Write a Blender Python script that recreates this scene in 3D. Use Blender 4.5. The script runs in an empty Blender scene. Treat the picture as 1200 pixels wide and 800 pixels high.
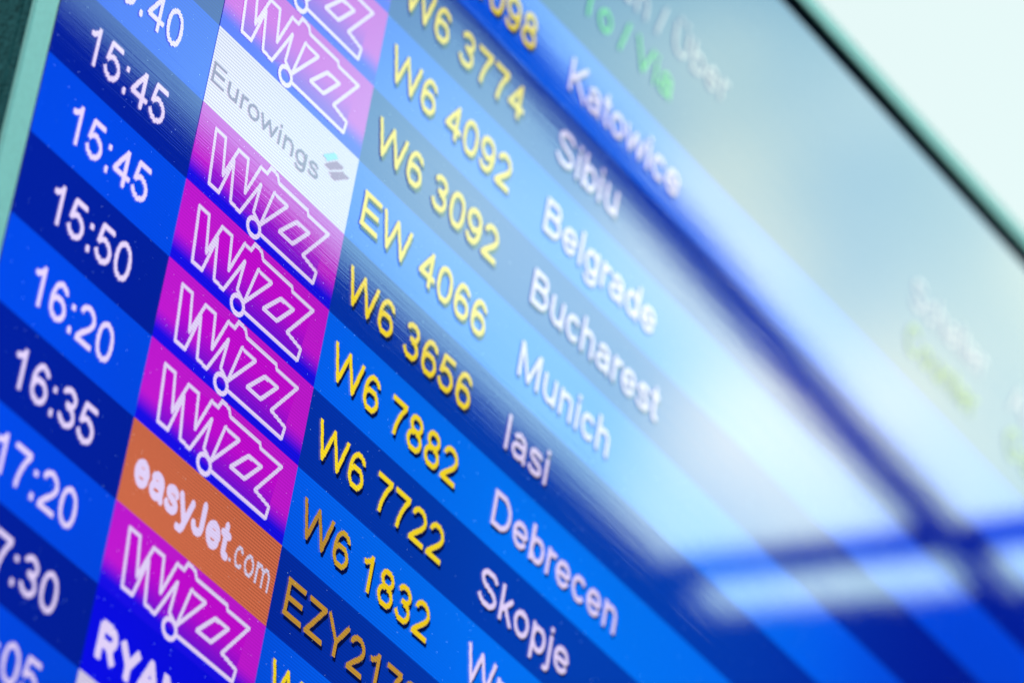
import bpy, bmesh, math, random
import numpy as np
from mathutils import Matrix, Vector

# ---------------------------------------------------------------- units
# U = height of one row of the timetable in metres; the display stands upright
# in the plane y = 0, its rows run along x, the viewer is on the -y side.
U = 0.03
ZC = 2.75                      # world height of the line "row 0" of the display
sc = bpy.context.scene


def W(x, y, z):                # row units -> metres
    return (x * U, y * U, ZC + z * U)


# ---------------------------------------------------------------- camera
cam_d = bpy.data.cameras.new("camera")
cam = bpy.data.objects.new("camera", cam_d)
sc.collection.objects.link(cam)
sc.camera = cam
RX = Vector((0.53564015, -0.8308031, 0.15118148))
RY = Vector((0.51227712, 0.17736767, -0.84030522))
RZ = Vector((0.67131347, 0.52754803, 0.52060667))
M = Matrix((RX, -RY, -RZ)).transposed().to_4x4()
M.translation = Vector(W(-38.738841, -35.178700, -35.110693))
cam.matrix_world = M
cam_d.sensor_width = 36.0
cam_d.lens = 6800.1 / 1200 * 36.0
cam_d.clip_start = 0.05
cam_d.clip_end = 2000
cam_d.dof.use_dof = True
cam_d.dof.focus_distance = 62.6 * U
APERTURE = 0.92 * U            # diameter in metres
cam_d.dof.aperture_fstop = cam_d.lens / 1000.0 / APERTURE

# ---------------------------------------------------------------- exposure
sc.view_settings.view_transform = 'Standard'
sc.view_settings.look = 'None'
sc.view_settings.gamma = 1.0
sc.view_settings.use_curve_mapping = False
EXPO = 2.0
sc.view_settings.exposure = EXPO
S = 2.0 ** -EXPO
sc.render.engine = 'CYCLES'
sc.cycles.use_denoising = True
sc.cycles.max_bounces = 8

# ---------------------------------------------------------------- sky
GLOW = Vector((0.708, -0.482, 0.525)).normalized()   # brightest bank of cloud
w = bpy.data.worlds.new("World")
sc.world = w
w.use_nodes = True
nt = w.node_tree
nt.nodes.clear()
out = nt.nodes.new('ShaderNodeOutputWorld')
add = nt.nodes.new('ShaderNodeAddShader')
sky = nt.nodes.new('ShaderNodeTexSky')
sky.sky_type = 'NISHITA'
sky.sun_disc = False
SUN = Vector((0.33, -0.24, 0.91)).normalized()       # high sun behind thin cloud
sun_el = math.asin(SUN.z)
sun_az = math.atan2(SUN.x, SUN.y)
sky.sun_elevation = sun_el
sky.sun_rotation = sun_az
bg1 = nt.nodes.new('ShaderNodeBackground')
bg1.inputs['Strength'].default_value = 0.05
veil = nt.nodes.new('ShaderNodeMix'); veil.data_type = 'RGBA'; veil.blend_type = 'MULTIPLY'
veil.inputs[0].default_value = 1.0; veil.inputs[7].default_value = (0.72, 1.0, 0.72, 1)      # seen through thin greenish cloud
nt.links.new(sky.outputs[0], veil.inputs[6]); nt.links.new(veil.outputs[2], bg1.inputs[0])
# thin cloud: pale veil, bright lobe shaped for the mirror view, with soft clumps
tc = nt.nodes.new('ShaderNodeTexCoord')
dot = nt.nodes.new('ShaderNodeVectorMath'); dot.operation = 'DOT_PRODUCT'
dot.inputs[1].default_value = GLOW
nt.links.new(tc.outputs['Generated'], dot.inputs[0])
mx = nt.nodes.new('ShaderNodeMath'); mx.operation = 'MAXIMUM'; mx.inputs[1].default_value = 0
nt.links.new(dot.outputs['Value'], mx.inputs[0])
pw = nt.nodes.new('ShaderNodeMath'); pw.operation = 'POWER'; pw.inputs[1].default_value = 185.0
nt.links.new(mx.outputs[0], pw.inputs[0])
nz = nt.nodes.new('ShaderNodeTexNoise'); nz.noise_dimensions = '4D'
nz.inputs['W'].default_value = 102.0
nz.inputs['Scale'].default_value = 34.0
nz.inputs['Detail'].default_value = 1.5
nt.links.new(tc.outputs['Generated'], nz.inputs['Vector'])
mr = nt.nodes.new('ShaderNodeMapRange')
mr.inputs['From Min'].default_value = 0.32; mr.inputs['From Max'].default_value = 0.68
mr.inputs['To Min'].default_value = 0.72; mr.inputs['To Max'].default_value = 1.32
nt.links.new(nz.outputs['Fac'], mr.inputs['Value'])
m1 = nt.nodes.new('ShaderNodeMath'); m1.operation = 'MULTIPLY'
nt.links.new(pw.outputs[0], m1.inputs[0]); nt.links.new(mr.outputs[0], m1.inputs[1])
m2 = nt.nodes.new('ShaderNodeMath'); m2.operation = 'MULTIPLY'
m2.inputs[1].default_value = 1.44           # cloud bank
nt.links.new(m1.outputs[0], m2.inputs[0])
tint = nt.nodes.new('ShaderNodeMix'); tint.data_type = 'RGBA'     # teal sky away from the bank, white in it
tint.inputs[6].default_value = (0.47, 0.95, 0.88, 1); tint.inputs[7].default_value = (1.04, 0.97, 0.50, 1)
tr = nt.nodes.new('ShaderNodeMapRange'); tr.inputs['From Min'].default_value = 0.7; tr.inputs['From Max'].default_value = 1.9
nt.links.new(m2.outputs[0], tr.inputs['Value']); nt.links.new(tr.outputs[0], tint.inputs[0])
bg2 = nt.nodes.new('ShaderNodeBackground')
nt.links.new(tint.outputs[2], bg2.inputs['Color'])
nt.links.new(m2.outputs[0], bg2.inputs['Strength'])
# plain veil above the horizon, dark land below it
sepw = nt.nodes.new('ShaderNodeSeparateXYZ'); nt.links.new(tc.outputs['Generated'], sepw.inputs[0])
hz = nt.nodes.new('ShaderNodeMapRange'); hz.inputs['From Min'].default_value = -0.02; hz.inputs['From Max'].default_value = 0.06
hz.inputs['To Min'].default_value = 0.012; hz.inputs['To Max'].default_value = 0.139
nt.links.new(sepw.outputs['Z'], hz.inputs['Value'])
bg3 = nt.nodes.new('ShaderNodeBackground'); vc = nt.nodes.new('ShaderNodeMix'); vc.data_type = 'RGBA'          # warmer white on the far side, teal behind the viewer
vc.inputs[6].default_value = (0.30, 0.80, 0.70, 1); vc.inputs[7].default_value = (1.0, 0.83, 0.63, 1)
vy = nt.nodes.new('ShaderNodeMapRange'); vy.inputs['From Min'].default_value = -0.3; vy.inputs['From Max'].default_value = 0.4
nt.links.new(sepw.outputs['Y'], vy.inputs['Value']); nt.links.new(vy.outputs[0], vc.inputs[0]); nt.links.new(vc.outputs[2], bg3.inputs['Color'])
nt.links.new(hz.outputs[0], bg3.inputs['Strength'])
add2 = nt.nodes.new('ShaderNodeAddShader')
nt.links.new(bg2.outputs[0], add2.inputs[0]); nt.links.new(bg3.outputs[0], add2.inputs[1])
bg2 = add2
nt.links.new(bg1.outputs[0], add.inputs[0]); nt.links.new(bg2.outputs[0], add.inputs[1])
nt.links.new(add.outputs[0], out.inputs[0])

sd = bpy.data.lights.new("sun", 'SUN')
sd.energy = 0.6
sd.angle = math.radians(12)
sd.color = (1.0, 0.96, 0.9)
sun = bpy.data.objects.new("sun", sd)
sc.collection.objects.link(sun)
sun.rotation_euler = (-SUN).to_track_quat('-Z', 'Y').to_euler()
sun.location = W(60, -60, 80)


# ---------------------------------------------------------------- helpers
def lin(c):
    r = []
    for v in c:
        v = v / 255.0
        r.append(v / 12.92 if v <= 0.04045 else ((v + 0.055) / 1.055) ** 2.4)
    return r


def N(nt, kind, **kw):
    n = nt.nodes.new(kind)
    for k, v in kw.items():
        setattr(n, k, v)
    return n


def screen_material(name, c0, c1=None, axis=2, a=0.0, b=1.0, lines=0.13, drift=None):
    """Lit display surface behind glossy glass.  c0 -> c1 runs along `axis`
    of object space between a and b (metres)."""
    m = bpy.data.materials.new(name)
    m.use_nodes = True
    nt = m.node_tree
    L = nt.links.new
    p = nt.nodes['Principled BSDF']
    tc = N(nt, 'ShaderNodeTexCoord')
    sep = N(nt, 'ShaderNodeSeparateXYZ')
    L(tc.outputs['Object'], sep.inputs[0])
    if c1 is None:
        rgb = N(nt, 'ShaderNodeRGB'); rgb.outputs[0].default_value = (*lin(c0), 1)
        col = rgb.outputs[0]
    else:
        mr = N(nt, 'ShaderNodeMapRange', interpolation_type='SMOOTHSTEP')
        mr.inputs['From Min'].default_value = a; mr.inputs['From Max'].default_value = b
        L(sep.outputs[axis], mr.inputs['Value'])
        mixc = N(nt, 'ShaderNodeMix', data_type='RGBA')
        mixc.inputs[6].default_value = (*lin(c0), 1); mixc.inputs[7].default_value = (*lin(c1), 1)
        L(mr.outputs[0], mixc.inputs[0])
        col = mixc.outputs[2]
    # pixel rows / columns of the panel (darker gaps between the cells)
    pitch = U / 26.0

    def gap(o, amp):
        mu = N(nt, 'ShaderNodeMath', operation='MULTIPLY'); mu.inputs[1].default_value = 2 * math.pi / pitch
        L(o, mu.inputs[0])
        co = N(nt, 'ShaderNodeMath', operation='COSINE'); L(mu.outputs[0], co.inputs[0])
        ma = N(nt, 'ShaderNodeMath', operation='MULTIPLY_ADD')
        ma.inputs[1].default_value = -amp; ma.inputs[2].default_value = 1.0
        L(co.outputs[0], ma.inputs[0])
        return ma.outputs[0]
    g1 = gap(sep.outputs[2], lines); g2 = gap(sep.outputs[0], lines * 0.2)
    # uneven backlight, cell to cell
    nz = N(nt, 'ShaderNodeTexNoise'); nz.inputs['Scale'].default_value = 4.5; nz.inputs['Detail'].default_value = 1.5
    L(tc.outputs['Object'], nz.inputs['Vector'])
    mr2 = N(nt, 'ShaderNodeMapRange'); mr2.inputs['From Min'].default_value = 0.3; mr2.inputs['From Max'].default_value = 0.7; mr2.inputs['To Min'].default_value = 0.8; mr2.inputs['To Max'].default_value = 1.2
    L(nz.outputs['Fac'], mr2.inputs['Value'])
    a1 = N(nt, 'ShaderNodeMath', operation='MULTIPLY'); L(g1, a1.inputs[0]); L(g2, a1.inputs[1])
    a2 = N(nt, 'ShaderNodeMath', operation='MULTIPLY'); L(a1.outputs[0], a2.inputs[0]); L(mr2.outputs[0], a2.inputs[1])
    a3 = N(nt, 'ShaderNodeMath', operation='MULTIPLY'); L(a2.outputs[0], a3.inputs[0]); a3.inputs[1].default_value = S
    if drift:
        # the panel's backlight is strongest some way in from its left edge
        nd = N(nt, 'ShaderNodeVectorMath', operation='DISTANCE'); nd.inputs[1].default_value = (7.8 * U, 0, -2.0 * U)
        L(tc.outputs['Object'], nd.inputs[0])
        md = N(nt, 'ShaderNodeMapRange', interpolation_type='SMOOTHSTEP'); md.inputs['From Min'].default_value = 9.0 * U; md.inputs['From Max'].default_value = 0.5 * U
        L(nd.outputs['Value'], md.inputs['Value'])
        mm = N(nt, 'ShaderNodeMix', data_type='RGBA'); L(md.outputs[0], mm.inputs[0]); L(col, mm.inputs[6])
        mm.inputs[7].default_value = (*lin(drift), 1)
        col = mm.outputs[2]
    L(col, p.inputs['Emission Color']); L(a3.outputs[0], p.inputs['Emission Strength'])
    # dust: small pale grains lying on the glass
    geo = N(nt, 'ShaderNodeNewGeometry')
    vo = N(nt, 'ShaderNodeTexVoronoi', feature='F1'); vo.inputs['Scale'].default_value = 1.0 / (0.047 * U)
    L(geo.outputs['Position'], vo.inputs['Vector'])
    sp = N(nt, 'ShaderNodeSeparateColor'); L(vo.outputs['Color'], sp.inputs[0])
    rad = N(nt, 'ShaderNodeMapRange'); rad.inputs['From Min'].default_value = 0.62; rad.inputs['From Max'].default_value = 1.0
    rad.inputs['To Min'].default_value = 0.0; rad.inputs['To Max'].default_value = 0.155
    L(sp.outputs[0], rad.inputs['Value'])
    lt = N(nt, 'ShaderNodeMath', operation='LESS_THAN'); L(vo.outputs['Distance'], lt.inputs[0]); L(rad.outputs[0], lt.inputs[1])
    lv = N(nt, 'ShaderNodeMath', operation='MULTIPLY'); L(lt.outputs[0], lv.inputs[0]); L(sp.outputs[1], lv.inputs[1])
    dm = N(nt, 'ShaderNodeMix', data_type='RGBA')
    dm.inputs[6].default_value = (0.002, 0.002, 0.003, 1); dm.inputs[7].default_value = (0.40, 0.44, 0.48, 1)
    L(lv.outputs[0], dm.inputs[0]); L(dm.outputs[2], p.inputs['Base Color'])
    # glass: strong reflection, fine horizontal drawing lines
    p.inputs['IOR'].default_value = 1.62
    p.inputs['Roughness'].default_value = 0.03
    mp = N(nt, 'ShaderNodeMapping'); mp.inputs['Scale'].default_value = (14.0, 1.0, 1900.0)
    L(geo.outputs['Position'], mp.inputs['Vector'])
    ns = N(nt, 'ShaderNodeTexNoise'); ns.inputs['Scale'].default_value = 1.0; ns.inputs['Detail'].default_value = 2
    L(mp.outputs[0], ns.inputs['Vector'])
    bp = N(nt, 'ShaderNodeBump'); bp.inputs['Strength'].default_value = 1.0; bp.inputs['Distance'].default_value = 0.0000048
    L(ns.outputs['Fac'], bp.inputs['Height']); L(bp.outputs[0], p.inputs['Normal'])
    return m


def plain(name, col, rough, metallic=0.0, grain=0.0, scale=900.0, coat=0.0, spec=0.5, specks=False):
    m = bpy.data.materials.new(name)
    m.use_nodes = True
    nt = m.node_tree
    p = nt.nodes['Principled BSDF']
    p.inputs['Roughness'].default_value = rough
    p.inputs['Metallic'].default_value = metallic
    p.inputs['Coat Weight'].default_value = coat
    p.inputs['Specular IOR Level'].default_value = spec
    tc = N(nt, 'ShaderNodeTexCoord')
    nz = N(nt, 'ShaderNodeTexNoise'); nz.inputs['Scale'].default_value = scale; nz.inputs['Detail'].default_value = 2
    nt.links.new(tc.outputs['Object'], nz.inputs['Vector'])
    mr = N(nt, 'ShaderNodeMapRange')
    mr.inputs['From Min'].default_value = 0.35; mr.inputs['From Max'].default_value = 0.75
    nt.links.new(nz.outputs['Fac'], mr.inputs['Value'])
    mi = N(nt, 'ShaderNodeMix', data_type='RGBA')
    mi.inputs[6].default_value = (*col, 1)
    mi.inputs[7].default_value = (*[min(0.9, c * (1 + grain) + grain * 0.02) for c in col], 1)
    nt.links.new(mr.outputs[0], mi.inputs[0]); nt.links.new(mi.outputs[2], p.inputs['Base Color'])
    if specks:
        vo = N(nt, 'ShaderNodeTexVoronoi'); vo.inputs['Scale'].default_value = 1.0 / (0.05 * U)
        nt.links.new(tc.outputs['Object'], vo.inputs['Vector'])
        sp = N(nt, 'ShaderNodeSeparateColor'); nt.links.new(vo.outputs['Color'], sp.inputs[0])
        ra = N(nt, 'ShaderNodeMapRange'); ra.inputs['From Min'].default_value = 0.6; ra.inputs['To Max'].default_value = 0.22
        nt.links.new(sp.outputs[0], ra.inputs['Value'])
        lt = N(nt, 'ShaderNodeMath', operation='LESS_THAN'); nt.links.new(vo.outputs['Distance'], lt.inputs[0]); nt.links.new(ra.outputs[0], lt.inputs[1])
        ls = N(nt, 'ShaderNodeMath', operation='MULTIPLY'); nt.links.new(lt.outputs[0], ls.inputs[0]); nt.links.new(sp.outputs[1], ls.inputs[1])
        ms = N(nt, 'ShaderNodeMix', data_type='RGBA'); ms.inputs[7].default_value = (0.20, 0.38, 0.38, 1)
        nt.links.new(ls.outputs[0], ms.inputs[0]); nt.links.new(mi.outputs[2], ms.inputs[6]); nt.links.new(ms.outputs[2], p.inputs['Base Color'])
    bp = N(nt, 'ShaderNodeBump'); bp.inputs['Strength'].default_value = 0.3; bp.inputs['Distance'].default_value = 0.0002
    nt.links.new(nz.outputs['Fac'], bp.inputs['Height']); nt.links.new(bp.outputs[0], p.inputs['Normal'])
    return m


def link_mesh(name, verts, faces, mat, parent=None, label=None):
    me = bpy.data.meshes.new(name)
    me.from_pydata(verts, [], faces)
    me.update()
    me.materials.append(mat)
    o = bpy.data.objects.new(name, me)
    sc.collection.objects.link(o)
    if parent:
        o.parent = parent
    if label:
        o['label'] = label
    return o


def empty(name, loc, label, cat, group=None):
    o = bpy.data.objects.new(name, None)
    sc.collection.objects.link(o)
    o.location = loc
    o['label'] = label
    o['category'] = cat
    if group:
        o['group'] = group
    return o


# ---------------------------------------------------------------- the display
PXV = 46            # panel pixels per timetable row
PXH = PXV * 3       # sub-pixels across

display = empty('flight_display', (0, 0, ZC), 'large blue flight departure display in a pale grey-green frame with a dark green case', 'display')
# children are built in coordinates relative to the display's Empty


def rect(u0, u1, v0, v1, y):
    return [(u0 * U, y * U, -v0 * U), (u1 * U, y * U, -v0 * U), (u1 * U, y * U, -v1 * U), (u0 * U, y * U, -v1 * U)]


def quad_mesh(name, u0, u1, v0, v1, y, mat, parent=display, label=None):
    return link_mesh(name, rect(u0, u1, v0, v1, y), [(0, 3, 2, 1)], mat, parent, label)


def raster(tris, u0, v0, u1, v1, PXV=PXV):
    """Triangles (row units, v down) -> boolean panel cells (v rows, u sub-pixels)."""
    SS = 2
    PXH = PXV * 3
    ia = math.floor(u0 * PXH) - 2; ib = math.ceil(u1 * PXH) + 2
    ja = math.floor(v0 * PXV) - 2; jb = math.ceil(v1 * PXV) + 2
    acc = np.zeros(((jb - ja) * SS, (ib - ia) * SS), bool)
    for t in tris:
        t = np.asarray(t)
        x = (t[:, 0] * PXH - ia) * SS; y = (t[:, 1] * PXV - ja) * SS
        xa, xb = int(max(0, math.floor(x.min()))), int(min(acc.shape[1], math.ceil(x.max()) + 1))
        ya, yb = int(max(0, math.floor(y.min()))), int(min(acc.shape[0], math.ceil(y.max()) + 1))
        if xb <= xa or yb <= ya:
            continue
        gx, gy = np.meshgrid(np.arange(xa, xb) + .5, np.arange(ya, yb) + .5)
        d = [(x[(k + 1) % 3] - x[k]) * (gy - y[k]) - (y[(k + 1) % 3] - y[k]) * (gx - x[k]) for k in range(3)]
        ins = ((d[0] >= 0) & (d[1] >= 0) & (d[2] >= 0)) | ((d[0] <= 0) & (d[1] <= 0) & (d[2] <= 0))
        acc[ya:yb, xa:xb] |= ins
    h, w_ = acc.shape
    cov = acc.reshape(h // SS, SS, w_ // SS, SS).mean(axis=(1, 3))
    return cov >= 0.5, ia, ja


def cells_mesh(name, grid, ia, ja, y, mat, parent, label=None, PXV=PXV):
    PXH = PXV * 3
    V, F = [], []
    for j in range(grid.shape[0]):
        row = grid[j].astype(np.int8)
        d = np.diff(np.concatenate([[0], row, [0]]))
        for s, e in zip(np.where(d == 1)[0], np.where(d == -1)[0]):
            ua, ub = (ia + s) / PXH * U, (ia + e) / PXH * U
            va, vb = -(ja + j) / PXV * U, -(ja + j + 1) / PXV * U
            n = len(V)
            V += [(ua, y * U, va), (ub, y * U, va), (ub, y * U, vb), (ua, y * U, vb)]
            F.append((n, n + 3, n + 2, n + 1))
    return link_mesh(name, V, F, mat, parent, label)


# lettering: a plain grotesque drawn as pen strokes (units of one em, y up),
# set on its usual advance widths
def arc(cx, cy, rx, ry, a0, a1, n=14, e=2.0):
    P = []
    for i in range(n + 1):
        a = math.radians(a0 + (a1 - a0) * i / n)
        c, s_ = math.cos(a), math.sin(a)
        P.append((cx + rx * math.copysign(abs(c) ** (2 / e), c), cy + ry * math.copysign(abs(s_) ** (2 / e), s_)))
    return P


def rot180(strokes, cx, cy):
    return [[(2 * cx - x, 2 * cy - y) for x, y in st] for st in strokes]


H_ = .716
SIX = [arc(.285, .228, .188, .188, 0, 360, 20), arc(.292, .545, .168, .127, 8, 90, 6) + arc(.292, .330, .196, .342, 90, 196, 12)[1:]]
NARCH = [[(.11, 0), (.11, .519)], [(.11, .26)] + arc(.278, .315, .166, .160, 180, 0) + [(.444, 0)]]
CAP_U = [[(.125, .716), (.125, .27)] + arc(.36, .27, .235, .228, 180, 360) + [(.595, .716)]]
G_ = {
    '0': (.556, [arc(.278, .357, .192, .315, 0, 360, 28, 2.25)]),
    '1': (.556, [[(.337, 0), (.337, .716)], [(.345, .665), (.27, .592), (.20, .55), (.115, .522)]]),
    '2': (.556, [arc(.272, .50, .185, .174, 172, -25, 14) + [(.36, .325), (.20, .185), (.105, .085), (.08, .042)], [(.045, .042), (.505, .042)]]),
    '3': (.556, [arc(.262, .532, .165, .142, 165, -90, 14) + [(.20, .39)], [(.24, .39)] + arc(.262, .212, .19, .170, 90, -168, 16)]),
    '4': (.556, [[(.372, 0), (.372, .70)], [(.372, .665), (.065, .212), (.525, .212)]]),
    '5': (.556, [[(.485, .672), (.162, .672), (.098, .315)], arc(.262, .237, .195, .196, 146, -166, 18)]),
    '6': (.556, SIX), '9': (.556, rot180(SIX, .280, .357)),
    '7': (.556, [[(.05, .672), (.505, .672)], [(.485, .66), (.375, .50), (.295, .32), (.25, .15), (.235, 0)]]),
    '8': (.556, [arc(.278, .535, .157, .140, 0, 360, 18), arc(.278, .213, .192, .172, 0, 360, 20)]),
    ':': (.278, [[(.139, 0), (.139, .100)], [(.139, .419), (.139, .519)]]),
    '.': (.278, [[(.139, 0), (.139, .100)]]),
    '/': (.278, [[(.03, -.01), (.25, .73)]]),
    'W': (.944, [[(.055, .716), (.247, .05), (.472, .675), (.697, .05), (.889, .716)]]),
    'E': (.667, [[(.125, 0), (.125, .716)], [(.08, .042), (.615, .042)], [(.125, .374), (.575, .374)], [(.08, .674), (.60, .674)]]),
    'Z': (.611, [[(.06, .674), (.535, .674), (.075, .042), (.575, .042)]]),
    'Y': (.667, [[(.035, .716), (.333, .29), (.63, .716)], [(.333, .31), (.333, 0)]]),
    'K': (.667, [[(.122, 0), (.122, .716)], [(.60, .716), (.122, .245)], [(.27, .40), (.63, 0)]]),
    'S': (.667, [arc(.335, .530, .222, .147, 12, 245, 16) + arc(.330, .197, .245, .157, 62, -172, 16)]),
    'B': (.667, [[(.122, 0), (.122, .716)], [(.10, .674), (.36, .674)] + arc(.36, .531, .168, .143, 90, -90)[1:] + [(.122, .388)],
                 [(.36, .388)] + arc(.38, .215, .198, .173, 90, -90)[1:] + [(.10, .042)]]),
    'M': (.833, [[(.117, 0), (.117, .716)], [(.13, .70), (.416, .03), (.702, .70)], [(.716, .716), (.716, 0)]]),
    'I': (.278, [[(.14, 0), (.14, .716)]]),
    'D': (.722, [[(.125, 0), (.125, .716)], [(.10, .674), (.33, .674)] + arc(.33, .358, .29, .316, 90, -90, 18)[1:] + [(.10, .042)]]),
    'N': (.722, [[(.12, 0), (.12, .716)], [(.12, .69), (.60, .03)], [(.60, 0), (.60, .716)]]),
    'T': (.611, [[(.02, .674), (.59, .674)], [(.306, 0), (.306, .68)]]),
    'V': (.667, [[(.03, .716), (.333, .04), (.64, .716)]]),
    'C': (.722, [arc(.375, .358, .285, .318, 38, 322, 22)]),
    'G': (.778, [arc(.385, .358, .295, .318, 40, 330, 22) + [(.66, .34), (.42, .34)]]),
    'A': (.667, [[(.025, 0), (.333, .68), (.645, 0)], [(.14, .25), (.53, .25)]]),
    'U': (.722, CAP_U), 'Ü': (.722, CAP_U + [[(.20, .83), (.295, .83)], [(.43, .83), (.525, .83)]]),
    'R': (.722, [[(.125, 0), (.125, .716)], [(.10, .674), (.40, .674)] + arc(.40, .513, .19, .161, 90, -90)[1:] + [(.125, .352)], [(.36, .352), (.46, .29), (.63, 0)]]),
    'J': (.50, [[(.37, .716), (.37, .20)] + arc(.215, .20, .155, .158, 0, -172)]),
    'a': (.556, [arc(.268, .355, .167, .124, 162, 0, 10) + [(.435, .12), (.45, .045), (.472, 0)],
                 [(.435, .312), (.26, .285)] + arc(.215, .165, .132, .122, 100, 270, 10) + [(.31, .055), (.39, .105), (.432, .17)]]),
    'b': (.556, [[(.11, 0), (.11, .716)], arc(.295, .260, .180, .217, 0, 360, 20)]),
    'c': (.50, [arc(.268, .260, .187, .217, 38, 322, 18)]),
    'd': (.556, [[(.446, 0), (.446, .716)], arc(.261, .260, .180, .217, 0, 360, 20)]),
    'e': (.556, [[(.10, .268), (.465, .268)], arc(.278, .260, .192, .217, 2, 333, 20)]),
    'f': (.278, [[(.12, 0), (.12, .60)] + arc(.21, .60, .09, .075, 180, 70, 6), [(.02, .48), (.25, .48)]]),
    'g': (.556, [arc(.261, .265, .180, .212, 0, 360, 20), [(.446, .519), (.446, -.02)] + arc(.266, -.02, .18, .142, 0, -160)]),
    'h': (.556, [[(.11, 0), (.11, .716)], NARCH[1]]),
    'i': (.222, [[(.111, 0), (.111, .519)], [(.111, .615), (.111, .716)]]),
    'j': (.222, [[(.115, .519), (.115, -.08)] + arc(.035, -.08, .08, .08, 0, -90, 6) + [(-.03, -.16)], [(.115, .615), (.115, .716)]]),
    'k': (.50, [[(.11, 0), (.11, .716)], [(.43, .519), (.11, .195)], [(.225, .31), (.455, 0)]]),
    'l': (.222, [[(.111, 0), (.111, .716)]]),
    'm': (.833, [[(.11, 0), (.11, .519)], [(.11, .26)] + arc(.263, .325, .151, .150, 180, 0) + [(.414, 0)], [(.414, .26)] + arc(.567, .325, .151, .150, 180, 0) + [(.718, 0)]]),
    'n': (.556, NARCH), 'u': (.556, rot180(NARCH, .278, .2595)),
    'o': (.556, [arc(.277, .260, .196, .217, 0, 360, 20)]),
    'p': (.556, [[(.11, -.20), (.11, .519)], arc(.295, .260, .180, .217, 0, 360, 20)]),
    'r': (.333, [[(.11, 0), (.11, .519)], [(.11, .26)] + arc(.262, .315, .151, .158, 180, 62, 10)]),
    's': (.50, [arc(.25, .378, .160, .098, 15, 240, 14) + arc(.248, .150, .178, .110, 60, -170, 14)]),
    't': (.278, [[(.13, .66), (.13, .12)] + arc(.205, .12, .075, .075, 180, 270, 6) + [(.262, .048)], [(.015, .48), (.255, .48)]]),
    'w': (.722, [[(.035, .519), (.192, .05), (.361, .475), (.53, .05), (.687, .519)]]),
    'y': (.50, [[(.03, .519), (.255, .03)], [(.47, .519), (.255, -.06), (.195, -.15), (.12, -.168), (.05, -.16)]]),
}


def text_tris(s, u, v, cap=0.45, width=None, weight=.086, tight=1.0, rnd=False, slope=0.0):
    """Triangles of a line of writing starting at u on the baseline v (v runs down)."""
    em = cap / 0.716
    pen = 0.0
    T = []
    dy = max(0.0, (weight - .086) / 2)                 # fat letters grow inwards
    for c in s:
        if c == ' ':
            pen += .278 * em * tight
            continue
        adv, strokes = G_[c]
        for st in strokes:
            if dy:
                st = [(x, min(max(y, dy), .716 - dy) if -0.001 <= y <= .717 and not (abs(st[0][0] - st[-1][0]) < .001 and len(st) == 2) else y) for x, y in st]
            closed = len(st) > 8 and math.dist(st[0], st[-1]) < 1e-6
            q = [((x + slope * y) * em + pen, -y * em) for x, y in (st[:-1] if closed else st)]
            T += stroke_tris(q, weight * em, closed, rnd)
        pen += adv * em * tight
    xs = [p[0] for tri in T for p in tri]
    x0, x1 = min(xs), max(xs)
    f = 1.0 if width is None else width / (x1 - x0)
    return [[(u + (p[0] - x0) * f, v + p[1]) for p in tri] for tri in T]


def write(name, tris, y, mat, parent, label=None, shift=(0, 0), res=PXV):
    if shift != (0, 0):
        tris = [[(p[0] + shift[0], p[1] + shift[1]) for p in t] for t in tris]
    us = [p[0] for t in tris for p in t]; vs = [p[1] for t in tris for p in t]
    g, ia, ja = raster(tris, min(us), min(vs), max(us), max(vs), res)
    return cells_mesh(name, g, ia, ja, y, mat, parent, label, res)


def stroke_tris(pts, wd, closed=True, rnd=True):
    T = []
    n = len(pts)
    for i in range(n if closed else n - 1):
        a = np.array(pts[i]); b = np.array(pts[(i + 1) % n])
        d = b - a; L_ = np.linalg.norm(d)
        if L_ < 1e-6:
            continue
        nn = np.array([-d[1], d[0]]) / L_ * wd / 2
        T += [[a + nn, b + nn, b - nn], [a + nn, b - nn, a - nn]]
    for q in (pts if closed or rnd else pts[1:-1]):
        q = np.array(q)
        for k in range(8):
            a0, a1 = k * math.pi / 4, (k + 1) * math.pi / 4
            T.append([q, q + wd / 2 * np.array([math.cos(a0), math.sin(a0)]), q + wd / 2 * np.array([math.cos(a1), math.sin(a1)])])
    return T


# colours of the panel
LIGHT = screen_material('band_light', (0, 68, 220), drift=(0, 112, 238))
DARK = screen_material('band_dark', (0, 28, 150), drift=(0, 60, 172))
MARGIN = screen_material('panel_margin', (0, 10, 14))
HEAD = screen_material('band_header', (0, 28, 130))
WHITE = screen_material('text_white', (220, 205, 244))
YELLOW = screen_material('text_yellow', (240, 212, 36))
OCHRE = screen_material('text_ochre', (186, 140, 50))
FADE = screen_material('text_ochre_to_yellow', (176, 132, 50), (236, 200, 24), 0, 3.2 * U, 4.5 * U)
SHADOW = screen_material('text_shadow', (0, 10, 66))
GREEN = screen_material('text_green', (50, 185, 70))
HEADTXT = screen_material('text_heading', (178, 174, 192))
LIME = screen_material('text_lime', (118, 142, 45))
ORANGE = screen_material('tile_orange', (198, 102, 70), lines=0.34)
PAPER = screen_material('tile_white', (206, 198, 226), lines=0.26)
NAVY = screen_material('tile_blue', (6, 8, 222))
GREY = screen_material('text_grey', (128, 108, 150))
CYAN = screen_material('mark_cyan', (140, 205, 235))
PURPLE = screen_material('mark_purple', (150, 104, 158))
ORCHID = screen_material('tile_magenta', (188, 22, 204), (20, 10, 222), 2, -0.60 * U, -0.90 * U)
PLUM = screen_material('letter_magenta', (190, 8, 205), (110, 14, 205), 2, -0.35 * U, -0.90 * U)

US, UE, VT, VB = -2.80, 35.5, -7.45, 13.0
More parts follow.
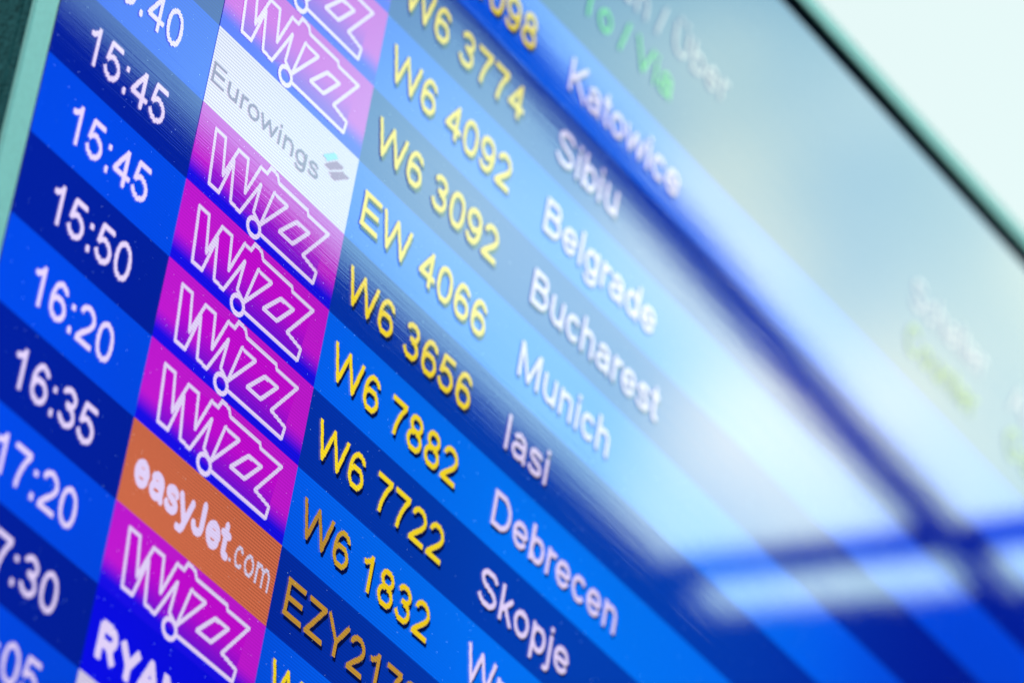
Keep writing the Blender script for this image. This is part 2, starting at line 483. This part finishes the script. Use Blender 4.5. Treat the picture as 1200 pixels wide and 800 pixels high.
# header and rows
quad_mesh('panel_margin', US, UE, VT, VT + .14, 0, MARGIN, label='unlit black edge of the panel')
quad_mesh('header_band', US, UE, VT + .14, -4, 0, HEAD, label='dark header strip above the rows')
for k in range(-4, 13):
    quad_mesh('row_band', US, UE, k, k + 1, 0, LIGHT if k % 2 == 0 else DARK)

# airline tiles -------------------------------------------------
TILE_W = 2.725
WZ = [(.29, .17), (.47, .17), (.55, .61), (.72, .17), (.90, .17), (.96, .58), (1.13, .13), (1.25, .14), (1.30, .03), (1.43, .05), (1.47, .12),
      (2.03, .12), (2.06, .18), (2.46, .17), (2.10, .67), (2.38, .72), (2.36, .87), (1.33, .87)]
WZB = [(1.29, .77), (1.16, .70), (1.19, .32), (.94, .84), (.76, .82), (.68, .34), (.54, .84), (.36, .84)]
TRI = [(1.43, .28), (1.69, .29), (1.31, .77)]
SQ = [(1.89, .37), (2.13, .36), (1.90, .645), (1.64, .65)]
CIRC = [(1.215 + .112 * math.cos(a), .865 + .108 * math.sin(a)) for a in np.linspace(0, 2 * math.pi, 15)[:-1]]


def fill_tris(loop):
    bm = bmesh.new()
    vs = [bm.verts.new((p[0], p[1], 0)) for p in loop]
    bm.faces.new(vs)
    bmesh.ops.triangulate(bm, faces=bm.faces[:])
    r = [[(v.co.x, v.co.y) for v in f.verts] for f in bm.faces]
    bm.free()
    return r


def move(tris, dv):
    return [[(p[0], p[1] + dv) for p in t] for t in tris]


def tile(mat, label):
    o = quad_mesh('airline_tile', 0, TILE_W, 0, 1, -0.006, mat, label=label)
    return o


def make_wizz():
    t = tile(ORCHID, 'magenta tile fading to blue with outlined letters')
    write('letter_fill', fill_tris(WZ + WZB), -0.009, PLUM, t, res=80)
    # the outline of the letters: one stroke all the way round, with its loops
    T = stroke_tris(WZ + WZB, .043) + stroke_tris(TRI, .043) + stroke_tris(SQ, .047) + stroke_tris(CIRC, .050)
    write('outline_lettering', T, -0.012, WHITE, t, res=80)
    return t


first = make_wizz()
first.location.z = 0
# children inherit the tile's object space; their meshes are already in it
rows_wizz = [-3, -2, -1, 1, 2, 3, 4, 6]
for i, k in enumerate(rows_wizz):
    if i == 0:
        t = first
    else:
        t = first.copy(); sc.collection.objects.link(t); t.parent = display
        for ch in list(first.children):
            c = ch.copy(); sc.collection.objects.link(c); c.parent = t
    t.location = (0, 0, -k * U)

t = tile(PAPER, 'white tile with grey airline name')
t.location = (0, 0, 0)
write('lettering', text_tris('Eurowings', .04, .70, .255, 2.05, .082), -0.012, GREY, t, res=70)
write('stripe', fill_tris([(2.10, .34), (2.28, .20), (2.37, .22), (2.20, .36)]), -0.012, CYAN, t)
write('stripe', fill_tris([(2.16, .42), (2.37, .26), (2.50, .27), (2.28, .42)]), -0.012, PURPLE, t)
write('stripe', fill_tris([(2.25, .48), (2.50, .32), (2.61, .33), (2.39, .49)]), -0.012, PURPLE, t)

t = tile(ORANGE, 'orange tile with rounded white airline name')
t.location = (0, 0, -5 * U)
write('lettering', text_tris('easyJet', .17, .665, .40, 1.72, .160, tight=1.06, rnd=True), -0.012, WHITE, t, res=80)
write('lettering', text_tris('.com', 1.91, .655, .36, .72, .08), -0.012, PAPER, t)

t = tile(NAVY, 'blue tile with bold white airline name')
t.location = (0, 0, -7 * U)
write('lettering', text_tris('RYANAIR', .17, .755, .41, 2.35, .185, tight=1.12), -0.012, WHITE, t)

t = tile(PAPER, 'plain white tile at the foot of the logo column')
t.location = (0, 0, -8 * U)

# times ---------------------------------------------------------
times = {0: '15:40', 1: '15:45', 2: '15:45', 3: '15:50', 4: '16:20', 5: '16:35', 6: '17:20', 7: '17:30', 8: '18:05'}
for k, s in times.items():
    write('departure_time', text_tris(s, -1.93, k + .725, .455, 1.375), -0.010, WHITE, display, 'white time ' + s)
# flights -------------------------------------------------------
flights = {-4: ('W6 1098', YELLOW), -3: ('W6 3774', YELLOW), -2: ('W6 4092', YELLOW), -1: ('W6 3092', YELLOW), 0: ('EW 4066', YELLOW), 1: ('W6 3656', YELLOW),
           2: ('W6 7882', YELLOW), 3: ('W6 7722', YELLOW), 4: ('W6 1832', FADE), 5: ('EZY2172', OCHRE), 6: ('W6 2418', YELLOW)}
for k, (s, m) in flights.items():
    T = text_tris(s, 2.94, k + .72, .455)
    f = write('flight_number', T, -0.012, m, display, ('ochre' if m is OCHRE else 'yellow') + ' flight number ' + s)
    write('drop_shadow', T, -0.008, SHADOW, f, shift=(0.03, 0.045))
# destinations --------------------------------------------------
dests = {-4: 'Katowice', -3: 'Sibiu', -2: 'Belgrade', -1: 'Bucharest', 0: 'Munich', 1: 'Iasi', 2: 'Debrecen', 3: 'Skopje', 4: 'Wroclaw'}
for k, s in dests.items():
    T = text_tris(s, 6.21, k + .715, .455)
    f = write('destination_name', T, -0.012, WHITE, display, 'white destination ' + s)
    write('drop_shadow', T, -0.008, SHADOW, f, shift=(0.018, 0.03))
# headings ------------------------------------------------------
for s, u, v, m, wd in (('Nach / Über', 6.17, -5.13, HEADTXT, None), ('To / Via', 6.17, -4.43, GREEN, None),
                       ('Schalter', 14.1, -5.1, HEADTXT, 1.95), ('Counter', 14.1, -4.42, LIME, 1.85),
                       ('Abflug', 16.75, -5.1, HEADTXT, None), ('Gate', 16.75, -4.42, LIME, None)):
    write('column_heading', text_tris(s, u, v, .44, wd), -0.012, m, display)

# housing -------------------------------------------------------
PALE = plain('frame_paint', (0.37, 0.67, 0.70), 0.42, 0.0, 0.08, 500)
BLACK = plain('reveal_shade_black', (0.004, 0.006, 0.006), 0.5)  # near-black that paints the shade of the frame's reveal
CASE = plain('case_paint', (0.002, 0.052, 0.066), 0.6, 0.0, 1.6, 700, spec=0.12, specks=True)


def prism(name, poly, y0, y1, mat, parent, label=None, bevel=0.0):
    """Polygon in (x, z) row units extruded from y0 to y1."""
    bm = bmesh.new()
    a = [bm.verts.new((p[0] * U, y0 * U, p[1] * U)) for p in poly]
    b = [bm.verts.new((p[0] * U, y1 * U, p[1] * U)) for p in poly]
    n = len(poly)
    bm.faces.new(a); bm.faces.new(b[::-1])
    for i in range(n):
        bm.faces.new((a[i], b[i], b[(i + 1) % n], a[(i + 1) % n]))
    bmesh.ops.recalc_face_normals(bm, faces=bm.faces[:])
    if bevel:
        bmesh.ops.bevel(bm, geom=bm.edges[:], offset=bevel * U, segments=2, affect='EDGES', profile=0.5)
    me = bpy.data.meshes.new(name); bm.to_mesh(me); bm.free()
    me.materials.append(mat)
    o = bpy.data.objects.new(name, me); sc.collection.objects.link(o)
    if parent:
        o.parent = parent
    if label:
        o['label'] = label
    return o


FY = -0.12                                   # front of the frame
XL, XR, ZT, ZB = -2.615, UE - .1, -VT + 0.0, -VB
FW = 0.33
FT = 0.23
# mitred frame: four bars
for q in ([(XL - FW, ZB - FW), (XL, ZB), (XL, ZT), (XL - FW, ZT + FT)],
          [(XL - FW, ZT + FT), (XL, ZT), (XR, ZT), (XR + FW, ZT + FT)],
          [(XR + FW, ZT + FT), (XR, ZT), (XR, ZB), (XR + FW, ZB - FW)],
          [(XR + FW, ZB - FW), (XR, ZB), (XL, ZB), (XL - FW, ZB - FW)]):
    prism('frame_bar', q, FY, FY + .07, PALE, display, bevel=0.015)
    prism('case_side', q, FY + .074, 0.05, CASE, display)
# dark strips inside the frame bars: the reveal's shade put into colour
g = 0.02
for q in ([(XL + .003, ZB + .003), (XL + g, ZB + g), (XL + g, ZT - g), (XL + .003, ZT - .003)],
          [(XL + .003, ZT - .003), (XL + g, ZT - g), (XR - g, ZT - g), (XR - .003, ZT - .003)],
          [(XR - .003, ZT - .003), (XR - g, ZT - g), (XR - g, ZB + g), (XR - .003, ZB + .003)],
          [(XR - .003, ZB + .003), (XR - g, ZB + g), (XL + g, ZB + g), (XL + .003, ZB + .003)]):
    prism('reveal_shade_strip', q, FY + .01, -0.012, BLACK, display)
# deep case behind
prism('case', [(XL - FW + .02, ZB - FW + .02), (XR + FW - .02, ZB - FW + .02), (XR + FW - .02, ZT + FT - .02), (XL - FW + .02, ZT + FT - .02)], 0.055, 5.0, CASE, display, bevel=0.05)

# ---------------------------------------------------------------- canopy (seen mirrored in the glass)
STEEL = plain('canopy_steel', (0.010, 0.016, 0.018), 0.7)
canopy = empty('canopy', W(37.99, -16.04, 18.0), 'dark steel canopy with open slots to the sky, mirrored in the display', 'canopy')
CO = (37.99, -16.04)
HC = 18.0                                    # height of its underside above row 0


def drop(p):
    k = (HC + 35.11) / 57.11
    return (-38.74 + (p[0] + 38.74) * k, 35.18 + (p[1] - 35.18) * k)




def slab(name, poly, h, mat=STEEL, z0=0.0):
    poly = [drop(p) for p in poly]
    bm = bmesh.new()
    a = [bm.verts.new(((p[0] - CO[0]) * U, (p[1] - CO[1]) * U, z0 * U)) for p in poly]
    b = [bm.verts.new(((p[0] - CO[0]) * U, (p[1] - CO[1]) * U, (z0 + h) * U)) for p in poly]
    n = len(poly)
    bm.faces.new(a); bm.faces.new(b[::-1])
    for i in range(n):
        bm.faces.new((a[i], b[i], b[(i + 1) % n], a[(i + 1) % n]))
    bmesh.ops.recalc_face_normals(bm, faces=bm.faces[:])
    me = bpy.data.meshes.new(name); bm.to_mesh(me); bm.free()
    me.materials.append(mat)
    o = bpy.data.objects.new(name, me); sc.collection.objects.link(o); o.parent = canopy
    return o


slab('roof_plate', [(8, -24.75), (60, -24.35), (60, -62), (8, -62)], 0.3)                       # front
slab('roof_plate', [(45.45, -24.4), (46.85, -16.0), (47.6, -8), (90, -8), (90, -24.4)], 0.3, z0=0.004)  # right
slab('cross_bar', [(43.12, -24.35), (43.92, -24.35), (44.75, -16.8), (45.1, -10), (44.2, -10), (43.85, -16.8)], 0.2, z0=0.01)
slab('purlin', [(8, -16.45), (26, -17.0), (34, -17.45), (39.6, -17.88), (47, -18.1), (47, -18.8), (39.6, -18.62), (34, -18.26), (26, -17.86), (8, -17.35)], 0.25, z0=0.002)
slab('roof_plate', [(8, -10), (12, -10), (12, -24.6), (8, -24.6)], 0.29, z0=0.006)              # left end
